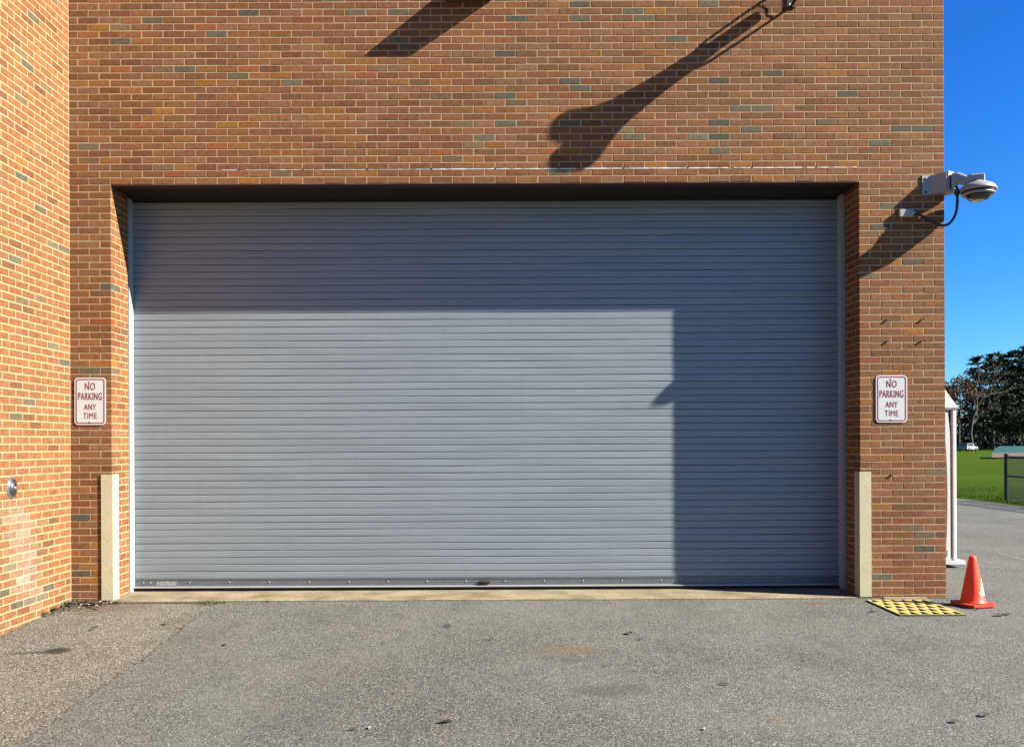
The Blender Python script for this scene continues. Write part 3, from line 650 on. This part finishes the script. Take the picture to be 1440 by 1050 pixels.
# ------------------------------------------------------------------ grating, timber strip, cone
gx0, gx1, gy0, gy1 = 3.285, 3.85, -0.15, -0.89
g = empty('yellow_grating', ((gx0+gx1)/2, (gy0+gy1)/2, 0)); tag(g, 'yellow grating plate lying flat at the foot of the right brick pier', 'grating')
W2, L2 = (gx1-gx0)/2, (gy0-gy1)/2; TZ = 0.014
M_yel = simple('worn_yellow_paint', (0.42, 0.35, 0.11), 0.6, var=0.22, scale=30, bump=0.2); M_gshade = simple('grating_side_shade', (0.10, 0.08, 0.03), 0.8)  # the sides get a dark brown that carries their shadow
m = MB(); bw = 0.012
m.box(-W2, W2, -L2, -L2+bw, 0.004, TZ-0.004); m.box(-W2, W2, L2-bw, L2, 0.004, TZ-0.004); m.box(-W2, -W2+bw, -L2+bw+.0005, L2-bw-.0005, 0.004, TZ-0.004); m.box(W2-bw, W2, -L2+bw+.0005, L2-bw-.0005, 0.004, TZ-0.004); m.build('frame', M_gshade, g)
m = MB(); m.box(-W2-0.004, W2+0.004, -L2-0.004, L2+0.004, 0.002, 0.0035); m.build('hole_shade_sheet', M_dark, g)  # black sheet added so the holes above it look shaded
NXh, NYh = 6, 5                                # a thin plate pierced by staggered triangular holes
m = MB(); ax0, ax1, ay0, ay1 = -W2, W2, -L2, L2; cw, ch = (ax1-ax0)/NXh, (ay1-ay0)/NYh
top = TZ
for j in range(NYh):
    for i in range(NXh+(j % 2)):
        cx = ax0+cw*(i+0.5-(0.5 if j % 2 else 0)); cy = ay0+ch*(j+0.5)
        x0, x1 = max(cx-cw/2, ax0), min(cx+cw/2, ax1); y0, y1 = cy-ch/2, cy+ch/2
        if cx-cw*.33 < ax0 or cx+cw*.33 > ax1:
            m.box(x0, x1, y0, y1, TZ-0.003, top); continue
        hole = [(cx-cw*.38, cy-ch*.38), (cx+cw*.38, cy-ch*.38), (cx+cw*.06, cy+ch*.42), (cx-cw*.06, cy+ch*.42)]
        outer = [(x0, y0), (x1, y0), (x1, y1), (x0, y1)]
        vv = [(x, y, top) for x, y in outer+hole]+[(x, y, top-0.003) for x, y in hole]
        m.add(vv, [(k, (k+1) % 4, 4+(k+1) % 4, 4+k) for k in range(4)]+[(4+k, 4+(k+1) % 4, 8+(k+1) % 4, 8+k) for k in range(4)])
m.build('pierced_plate', M_yel, g)
a, b = on_ground(1244, 842.5), on_ground(1311, 844.5); g = MB(); g.box(a.x, b.x, -0.075, -0.02, 0.0, 0.014, c=0.003)
tag(g.build('timber_strip', simple('weathered_wood', (0.25, 0.20, 0.13), 0.8, var=0.3)), 'pale timber strip on the ground between pier and yellow grating', 'wood strip')

cp = on_ground(1368, 851.5); g = empty('traffic_cone', (cp.x, cp.y, 0.0), R(14)); tag(g, 'orange traffic cone with torn white collar at the building corner', 'traffic cone')
def cone_mat():
    t = NT('cone_orange'); n = t.noise(20, 5, 0.7); c = t.mix(t.ramp(n, (0.45, 0.0), (0.8, 0.4)), (1.0, 0.050, 0.006), (0.80, 0.05, 0.012)); t.b.inputs['Subsurface Weight'].default_value = 0.35; t.b.inputs['Subsurface Scale'].default_value = 0.06; t.b.inputs['Subsurface Radius'].default_value = (1, 0.25, 0.1); return t.done(c, 0.5, 0.4)
M_cone = cone_mat(); M_coneb = simple('cone_base_red', (0.52, 0.04, 0.014), 0.6, var=0.2)
m = MB(); m.prism([(x*0.86, y*0.86) for x, y in ((-0.17, -0.13), (-0.13, -0.17), (0.13, -0.17), (0.17, -0.13), (0.17, 0.13), (0.13, 0.17), (-0.13, 0.17), (-0.17, 0.13))], 'z', 0.012, 0.036); m.build('base', M_coneb, g)
for fx in (-0.10, 0.10):
    for fy in (-0.10, 0.10): m = MB(); m.box(fx-0.025, fx+0.025, fy-0.025, fy+0.025, 0.001, 0.0118); m.build('foot', M_coneb, g)
HC = 0.455; rad = lambda z: 0.106+(0.028-0.106)*(z-0.036)/(HC-0.036)
m = MB(); m.lathe([(0.122, 0.0365), (0.110, 0.046)]+[(rad(z), z) for z in (0.06, 0.12, 0.2, 0.3, 0.4, 0.44)]+[(0.026, 0.452), (0.015, 0.456)], 32); m.build('body', M_cone, g)
m = MB(); NZ = 14; vv = []; NA = 14
for i in range(NZ+1):
    z = 0.105+0.165*i/NZ; lo = -78+14*noise.noise((i*0.8, 0, 0))+(-14 if i < 5 else 8*(i % 3)); hi = 25+12*noise.noise((i*0.6, 7, 0)); lo -= 8 if i in (6, 11) else 0
    if i > 9: lo += (i-9)*5
    for k in range(NA+1): a = R(lo+(hi-lo)*k/NA); vv.append(((rad(z)+0.0025)*math.cos(a), (rad(z)+0.0025)*math.sin(a), z+(0.008*noise.noise((k*0.9, 3, 0)) if i in (0, NZ) else 0)))
m.add(vv, [(i*(NA+1)+k, i*(NA+1)+k+1, (i+1)*(NA+1)+k+1, (i+1)*(NA+1)+k) for i in range(NZ) for k in range(NA)], True)
t = NT('torn_collar'); n_ = t.noise(38, 4, 0.7); m.build('collar', t.done(t.mix(t.ramp(n_, (0.5, 0.0), (0.62, 0.8)), (0.66, 0.62, 0.52), (0.33, 0.27, 0.21)), 0.5), g)

# ------------------------------------------------------------------ portable toilet behind the corner
tw = empty('portable_toilet', (4.69, 2.55, 0.0)); tag(tw, 'white and grey portable toilet half hidden behind the brick corner', 'portable toilet')
M_tw = simple('toilet_white', (0.62, 0.62, 0.63), 0.45, var=0.05); M_tg = simple('toilet_grey', (0.15, 0.15, 0.16), 0.5, var=0.1)
hw = 0.53
m = MB(); m.box(-hw-0.03, hw+0.09, -hw-0.03, hw+0.03, 0.045, 0.085); m.build('skid', M_tw, tw)
m = MB(); [m.box(x-0.05, x+0.05, -hw, hw, 0.002, 0.0445) for x in (-0.35, 0.35)]; m.build('runner', M_black, tw)
m = MB(); m.box(-hw+0.05, hw-0.05, -hw+0.05, hw-0.05, 0.086, 1.86); m.build('wall_panel', M_tg, tw)
for x in (-1, 1):
    for y in (-1, 1): m = MB(); m.box(min(x*hw, x*(hw-0.052)), max(x*hw, x*(hw-0.052)), min(y*hw, y*(hw-0.052)), max(y*hw, y*(hw-0.052)), 0.086, 1.87, c=0.012); m.build('corner_post', M_tw, tw)
m = MB(); ins = hw-0.072                        # curved white frame on the face towards the viewer
vv = []
for k in range(15):
    z = 0.09+1.75*k/14; bow = 0.035*math.sin(math.pi*k/14*0.9)-0.035*(k/14)**2
    vv += [(ins+min(0, bow), -hw+0.049, z), (ins+min(0, bow), -hw+0.01, z), (ins-0.060+bow, -hw+0.01, z), (ins-0.064+bow, -hw+0.049, z)]
m.add(vv, [(4*k+j, 4*k+j+1, 4*k+j+5, 4*k+j+4) for k in range(14) for j in range(3)]); m.build('panel_frame', M_tw, tw)
m = MB(); m.box(ins-0.03, hw-0.0525, -hw+0.042, -hw+0.0488, 0.10, 1.85); m.build('door_gap', M_black, tw)
m = MB(); m.box(-0.20, ins-0.025, -hw+0.034, -hw+0.0415, 0.10, 0.68); m.build('notice_panel', M_tw, tw)
for (a, b, c, d) in ((0.20, 0.405, 0.60, 0.62), (0.25, 0.40, 0.52, 0.565), (0.22, 0.41, 0.44, 0.475), (0.26, 0.40, 0.33, 0.40)):
    m = MB(); m.prism([(a, c), (b-0.02, c), (b, d), (a+0.03, d)], 'y', -hw+0.030, -hw+0.0335); m.build('printed_mark', M_black, tw)
m = MB(); m.box(ins-0.11, ins-0.04, -hw+0.004, -hw+0.0095, 0.13, 0.21); m.build('vent_plate', M_tg, tw)
m = MB(); vv = []
for (w, z) in ((hw+0.005, 1.872), (hw+0.015, 1.90), (hw-0.03, 1.98), (hw-0.085, 2.10), (hw-0.115, 2.19), (hw-0.17, 2.24), (hw-0.28, 2.27)): vv += [(-w, -w, z), (w, -w, z), (w, w, z), (-w, w, z)]
m.add(vv, [(4*i+k, 4*i+(k+1) % 4, 4*i+4+(k+1) % 4, 4*i+4+k) for i in range(6) for k in range(4)]+[(0, 3, 2, 1), (24, 25, 26, 27)]); m.build('roof', M_tw, tw)
m = MB(); m.tube([(-0.35, 0.35, 2.0), (-0.35, 0.35, 2.45)], 0.05, 12); m.build('vent_pipe', M_tw, tw)

# ------------------------------------------------------------------ dugout shelter and fence by the field
fx, fy = 12.25, 13.7
fn = empty('chain_link_fence', (fx, fy, 0.03)); tag(fn, 'black chain link fence at the edge of the asphalt beside the field', 'fence')
FH = 1.10; FL = 6.0
for k in range(3): m = MB(); m.tube([(0, -k*2.95, 0), (0, -k*2.95, FH+0.06)], 0.05, 10); m.build('post', M_black, fn)
for z in (0.60, FH-0.02): m = MB(); m.tube([(0, 0, z), (0, -FL, z)], 0.022, 8); m.build('rail', M_black, fn)
m = MB(); st_ = 0.07; k = -FH
while k < FL:
    for sgn in (1, -1):
        pts = []
        a, b = (k, k+FH)
        c0, c1 = max(0, a), min(FL, b)
        if c1-c0 > 0.02:
            z0, z1 = ((c0-a), (c1-a)) if sgn > 0 else (FH-(c0-a), FH-(c1-a)); m.tube([(0.012*sgn, -c0, z0), (0.012*sgn, -c1, z1)], 0.0045, 3, False)
    k += st_
m.build('mesh', M_black, fn)
sh = empty('dugout_shelter', (40.2, 66.5, 0.03)); tag(sh, 'low sunken dugout with green sloping roof across the grass field', 'shelter')
M_green = simple('green_roof', (0.02, 0.10, 0.065), 0.55, 0.2, var=0.1); M_tan = simple('tan_fascia', (0.26, 0.195, 0.155), 0.7)
m = MB(); pl4 = [(0, 0.05, 0.50), (16, 0.05, 0.50), (16, 7, 1.0), (4.4, 7, 1.0)]; m.add(pl4+[(a, b, c+0.05) for a, b, c in pl4], [(3, 2, 1, 0), (4, 5, 6, 7)]+[(k, (k+1) % 4, (k+1) % 4+4, k+4) for k in range(4)]); m.build('roof', M_green, sh)
m = MB(); m.box(-0.05, 16.05, -0.02, 0.049, 0.13, 0.53); m.build('fascia', M_tan, sh)
m = MB(); m.prism([(0.3, 0.1), (15.8, 0.1), (15.8, 6.8), (4.5, 6.8)], 'z', -0.02, 0.47); m.build('side_wall', simple('block_wall', (0.15, 0.14, 0.13), 0.85), sh)

# ------------------------------------------------------------------ trees and the car beyond the field
def leaf_mat(name, a, b, sc=0.8):
    t = NT(name); n = t.noise(sc, 3); f = t.noise(9, 2); k = t.math('ADD', t.math('MULTIPLY', n, 0.6), t.math('MULTIPLY', f, 0.4))
    m_ = t.done(t.mix(t.ramp(k, (0.38, 0.0), (0.62, 1.0)), a, b), 0.75, 0.15); return m_
M_pine = leaf_mat('pine_needles', (0.009, 0.018, 0.006), (0.034, 0.056, 0.016)); M_rust = leaf_mat('rusty_leaves', (0.055, 0.026, 0.011), (0.12, 0.058, 0.024)); M_shrub = leaf_mat('shrub_leaves', (0.007, 0.012, 0.005), (0.022, 0.024, 0.01))
M_bark = simple('bark', (0.06, 0.045, 0.035), 0.9, var=0.3, scale=3)
def leaf(m, p, s, r):
    a = Vector((r.gauss(0, 1), r.gauss(0, 1), r.gauss(0, 0.6))).normalized(); b = a.cross(Vector((r.gauss(0, 1), r.gauss(0, 1), r.gauss(0, 1)))).normalized(); a *= s; b *= s*0.45
    n = len(m.v); m.v += [tuple(p-a), tuple(p+b), tuple(p+a), tuple(p-b)]; m.f.append((n, n+1, n+2, n+3)); m.sm.append(False)
def pine(x, y, H, seed, spread, lab, bare=0.25):
    r = random.Random(seed); g = empty('pine_tree', (x, y, 0.0)); tag(g, lab, 'tree', 'trees beyond the field')
    t = MB(); lean = r.uniform(-0.5, 0.5); pts = [(lean*(k/8)**2, 0.2*math.sin(k), H*k/8.3) for k in range(9)]; t.tube(pts, [0.32*(1-k/9)+0.04 for k in range(9)], 8); m = MB(); z = H*bare
    while z < H:
        f = (z-H*bare)/(H*(1-bare)); L = spread*(1-f)**0.65*r.uniform(0.55, 1.1)+0.5
        for q in range(r.randint(2, 4)):
            w = r.uniform(0, 6.283); cx = lean*(z/H)**2; rise = r.uniform(-0.05, 0.4)
            e_ = Vector((cx+L*math.cos(w), L*math.sin(w), z+L*rise)); t.tube([(cx, 0, z), tuple((Vector((cx, 0, z))+e_)/2+Vector((0, 0, 0.15*L*0.3))), tuple(e_)], [0.07, 0.05, 0.02], 4, False)
            for k in range(int(26*L/2)+18):
                u = r.uniform(0.25, 1.05); c = Vector((cx, 0, z)).lerp(e_, u); c += Vector((r.gauss(0, 0.35), r.gauss(0, 0.35), r.gauss(0.1, 0.20)))*(0.5+0.18*L); leaf(m, c, r.uniform(0.18, 0.42), r)
        z += r.uniform(0.45, 0.9)
    t.build('trunk', M_bark, g); m.build('crown', M_pine, g); return g
def broadleaf(x, y, H, seed, mat, dens, lab, W, nm='broadleaf_tree'):
    r = random.Random(seed); g = empty(nm, (x, y, 0.0)); tag(g, lab, 'tree', 'trees beyond the field'); t = MB(); m = MB()
    def br(p, d, L, rad_, lev):
        q = p+d*L; mid_ = (p+q)/2+Vector((r.gauss(0, .06), r.gauss(0, .06), r.gauss(0, .05)))*L; t.tube([p, mid_, q], [rad_, rad_*0.8, rad_*0.6], 5 if lev < 2 else 4, False)
        if lev >= 4:
            for k in range(dens):
                leaf(m, q+Vector((r.gauss(0, .6), r.gauss(0, .6), r.gauss(0, .5))), r.uniform(0.14, 0.32), r)
            return
        for k in range(3 if lev else 5):
            nd = (d*1.1+Vector((r.gauss(0, W), r.gauss(0, W), r.gauss(0.12, 0.3)))).normalized(); br(q if r.random() < .7 else mid_, nd, L*r.uniform(0.6, 0.85), rad_*0.58, lev+1)
    br(Vector((0, 0, 0)), Vector((0, 0, 1)), H*0.27, H*0.016, 0)
    t.build('trunk', M_bark, g); 
    if m.f: m.build('crown', mat, g)
    return g
def far(px, d): return (px-VPX)*d/FPX, d-DIST
HID = 'dark pine of the far tree line hidden behind the brick building'
plist = [(1446, 150, 17.8, 4.8, 'tallest dark pine at the right edge beyond the field'), (1420, 158, 17.6, 5.2, 'broad dark pine beyond the field, second from the right edge'), (1397, 149, 16.4, 4.9, 'dark pine beyond the field, behind the parked car'),
         (1478, 156, 19.0, 4.6, 'dark pine just outside the right edge, beyond the field'), (1292, 158, 17.5, 5.0, HID), (1258, 165, 18.5, 5.2, HID), (1222, 160, 17.0, 5.0, HID), (1184, 168, 18.0, 5.2, HID), (1433, 176, 19.2, 5.2, 'dark pine in the second row, between the two pines nearest the right edge'), (1379, 172, 18.0, 5.0, 'dark pine standing behind the bare tree'), (1408, 185, 19.4, 5.4, 'dark pine farthest back, above the parked car')]
for i, (px, d, H, sp_, lab) in enumerate(plist): x, y = far(px, d); pine(x, y, H, 40+i, sp_, lab, 0.16)
x, y = far(1349, 146); broadleaf(x, y, 16.0, 4, M_rust, 24, 'rusty brown autumn tree beyond the field, next to the brick corner', 0.62)
x, y = far(1368, 143); broadleaf(x, y, 19.0, 9, M_rust, 0, 'bare grey branching tree beyond the field, left of the pines', 0.5, 'bare_tree')
x, y = far(1318, 150); broadleaf(x, y, 13.0, 6, M_rust, 5, 'rusty autumn tree hidden mostly by the brick corner', 0.62)
r = random.Random(5); m = MB(); tt = MB()
for k in range(130):
    px = r.uniform(1160, 1540); d = r.uniform(163, 200); x, y = far(px, d); h = r.uniform(1.5, 5.5)
    for q in range(120): leaf(m, Vector((x+r.gauss(0, 1.3), y+r.gauss(0, 0.8), abs(r.gauss(h*0.4, h*0.35)))), r.uniform(0.2, 0.5), r)
tag(m.build('undergrowth', M_shrub), 'dark undergrowth massed along the far edge of the field', 'undergrowth', kind='stuff')
# a car on the far side of the field
x, y = far(1361, 138); car = empty('parked_car', (x, y, 0.03), R(38)); car.scale = (0.85, 0.85, 0.85); tag(car, 'small white car parked at the far edge of the field', 'car')
M_carp = simple('car_paint', (0.30, 0.31, 0.33), 0.3); M_glass = simple('car_glass', (0.02, 0.025, 0.03), 0.1)
m = MB(); m.prism([(-2.1, 0.35), (2.1, 0.35), (2.15, 0.75), (1.3, 0.92), (-2.0, 0.95), (-2.15, 0.7)], 'y', -0.85, 0.85); m.build('body', M_carp, car)
m = MB(); m.prism([(-1.9, 0.951), (1.0, 0.951), (0.35, 1.44), (-1.65, 1.46)], 'y', -0.76, 0.76); m.build('cabin', M_carp, car)
for sy in (-1, 1):
    for (a, b) in ((-1.6, -0.75), (-0.65, 0.25)): m = MB(); m.prism([(a, 1.0), (b+0.12, 1.0), (b-0.03, 1.38), (a+0.05, 1.38)], 'y', sy*0.762 if sy > 0 else -0.775, 0.775 if sy > 0 else -0.762); m.build('window', M_glass, car)
    for wx in (-1.35, 1.35): m = MB(); m.lathe([(0.33, -0.1), (0.33, 0.1)], 16, Matrix.Translation((wx, sy*0.80, 0.33)) @ Matrix.Rotation(R(90), 4, 'X')); m.build('wheel', M_rubber, car)
m = MB(); m.prism([(-0.65, 1.0), (0.65, 1.0), (0.55, 1.4), (-0.55, 1.4)], 'x', -1.86, -1.80); m.build('rear_window', M_glass, car)

# ------------------------------------------------------------------ leaves, litter and weeds
M_leaf = simple('dead_leaf', (0.045, 0.032, 0.024), 0.8, var=0.5, scale=40); M_pale = simple('pale_leaf', (0.25, 0.21, 0.16), 0.8, var=0.3, scale=40)
def curl(m, p, s, r, up=0.35):
    a = r.uniform(0, 6.283); u = Vector((math.cos(a), math.sin(a), r.uniform(-0.2, 0.2)*up)); v = Vector((-math.sin(a), math.cos(a), 0)); z = Vector((0, 0, 1))
    pts = [p-u*s+z*s*0.02, p-u*s*.4+v*s*.5+z*s*up*r.uniform(.2, 1), p+u*s*.5+v*s*.45+z*s*up*r.uniform(.2, 1), p+u*s+z*s*up*.6, p+u*s*.5-v*s*.45+z*s*up*r.uniform(.2, 1), p-u*s*.4-v*s*.5+z*s*up*r.uniform(.2, 1), p+z*s*0.05]
    m.add(pts, [(6, 0, 1), (6, 1, 2), (6, 2, 3), (6, 3, 4), (6, 4, 5), (6, 5, 0)])
r = random.Random(21)
LEAF = {(133, 884): 'dark dry leaf on the tan pavement nearest the brick wing', (235, 876): 'dark dry leaf on the tan pavement nearest the paving seam', (316, 907): 'dark dry leaf on the grey asphalt just right of the paving seam', (377, 846): 'dark dry leaf on the concrete threshold joint at left', (1405, 866): 'dark dry leaf right of the traffic cone, left of a pair', (1417, 864): 'dark dry leaf right of the traffic cone, right of a pair', (1372, 858): 'dark dry leaf against the front of the cone base', (1228, 861): 'dark dry leaf left of the yellow grating', (885, 891): 'largest dark dry leaf in front of the shutter, right of the rust stain'}
for (px, py, s, pale) in ((133, 884, .035, 0), (235, 876, .045, 0), (255, 881, .03, 1), (138, 879, .03, 1), (627, 1016, .04, 0), (497, 1026, .022, 0), (885, 891, .05, 0), (900, 900, .025, 0), (852, 937, .02, 0), (1018, 963, .028, 0), (1342, 1016, .03, 0), (1405, 866, .05, 0), (1417, 864, .045, 0), (1372, 858, .03, 0), (992, 1026, .022, 1), (1228, 861, .04, 0), (377, 846, .03, 0), (316, 907, .03, 0), (1385, 1007, .04, 0), (520, 1024, .02, 1), (690, 900, .025, 0), (1130, 930, .02, 0)):
    p = on_ground(px, py); m = MB(); curl(m, Vector((0, 0, 0.006)), s, r)
    tag(m.build('fallen_leaf', M_pale if pale else M_leaf, None, p), 'small pale leaf lying on the pavement' if pale else LEAF.get((px, py), 'small dark dry leaf lying on the open asphalt'), 'leaf', 'pale leaves on the pavement' if pale else 'dark leaves on the pavement')
m = MB(); mp_ = MB()
for k in range(110):
    x = XWING+abs(r.gauss(0, 0.22))+0.02; y = -abs(r.gauss(0, 0.16))-0.02
    if r.random() < .3: x = XWING+r.uniform(0.02, 0.5); y = -r.uniform(0.02, 0.08)
    curl(m if r.random() < .8 else mp_, Vector((x, y, zg(x, y)-0.004+r.uniform(0, 0.03)*math.exp(-(x-XWING)*5))), r.uniform(0.008, 0.032), r, 0.7)
tag(m.build('leaf_litter', M_leaf), 'dark leaf litter heaped in the corner where the brick walls meet', 'leaf litter', kind='stuff')
tag(mp_.build('pale_litter', M_pale), 'pale leaf litter heaped in the corner where the brick walls meet', 'leaf litter', kind='stuff')
# crumbs of grit and a dirt line along the wall foot and the seam
m = MB(); M_grit = simple('grit', (0.06, 0.05, 0.038), 0.9, var=0.5, scale=60)
def pebble(m, p, s, r):
    vv = [p+Vector((r.uniform(.6, 1)*a, r.uniform(.6, 1)*b, r.uniform(.5, .9)*c))*s for a, b, c in ((1, 0, 0), (-1, 0, 0), (0, 1, 0), (0, -1, 0), (0, 0, 1), (0, 0, -.4))]
    m.add(vv, [(0, 2, 4), (2, 1, 4), (1, 3, 4), (3, 0, 4), (2, 0, 5), (1, 2, 5), (3, 1, 5), (0, 3, 5)])
for k in range(1500):
    q = r.random()
    if q < 0.45: x = r.uniform(XL-0.4, XC+0.1); y = -0.012-abs(r.gauss(0, 0.02))
    elif q < 0.65: y = -r.uniform(0, 4.0); x = x_seam(y)+r.gauss(-0.01, 0.02)
    elif q < 0.85: y = -r.uniform(0, 3.5); x = XWING+abs(r.gauss(0, 0.035))+0.005
    else: x = r.uniform(-4, 5.5); y = -r.uniform(0.1, 4)
    pebble(m, Vector((x, y, zg(x, y)+(-0.006 if x < x_seam(min(y, -0.01)) else 0.002))), r.uniform(0.003, 0.009), r)
tag(m.build('grit', M_grit), 'scattered grit along the wall foot and the paving seam', 'grit', kind='stuff')
m = MB()
def tuft(p, n, h, sp_):
    for k in range(n):
        a = r.uniform(0, 6.283); b = p+Vector((r.gauss(0, sp_), r.gauss(0, sp_*0.5), 0)); L = h*r.uniform(.4, 1.1); t_ = b+Vector((math.cos(a)*L*.6, math.sin(a)*L*.6, L)); w = Vector((-math.sin(a), math.cos(a), 0))*0.004
        mid_ = (b+t_)/2+Vector((0, 0, L*.15)); m.add([b-w, b+w, mid_+w*.8, t_, mid_-w*.8], [(0, 1, 2, 3, 4)])
for (px, py, n, h, s) in ((292, 848, 60, .03, .05), (310, 848, 30, .025, .04), (62, 864, 60, .035, .05), (75, 858, 60, .04, .04), (345, 849, 14, .02, .05), (520, 846, 8, .015, .05)):
    tuft(on_ground(px, py), n, h, s)
tag(m.build('weeds', simple('weed_green', (0.05, 0.07, 0.015), 0.7, var=0.4)), 'low weeds in the joints at the wall foot', 'weeds', kind='stuff')
m = MB()
for k in range(16000):
    d = 20+9*r.random()**1.8; px = r.uniform(1300, 1540); x, y = far(px, d)
    if x < edge(y)+0.02: continue
    a = r.uniform(0, 6.283); L = r.uniform(0.008, 0.035)*(1.0 if d < 24 else 0.7); w = 0.010
    m.add([(x-w*math.cos(a), y-w*math.sin(a), 0.024), (x+w*math.cos(a), y+w*math.sin(a), 0.024), (x+r.gauss(0, .02), y+r.gauss(0, .02), 0.03+L)], [(0, 1, 2)])
tag(m.build('grass', leaf_mat('grass_blades', (0.028, 0.066, 0.002), (0.055, 0.105, 0.005), 3)), 'short mown grass blades on the near part of the field', 'grass', kind='stuff')
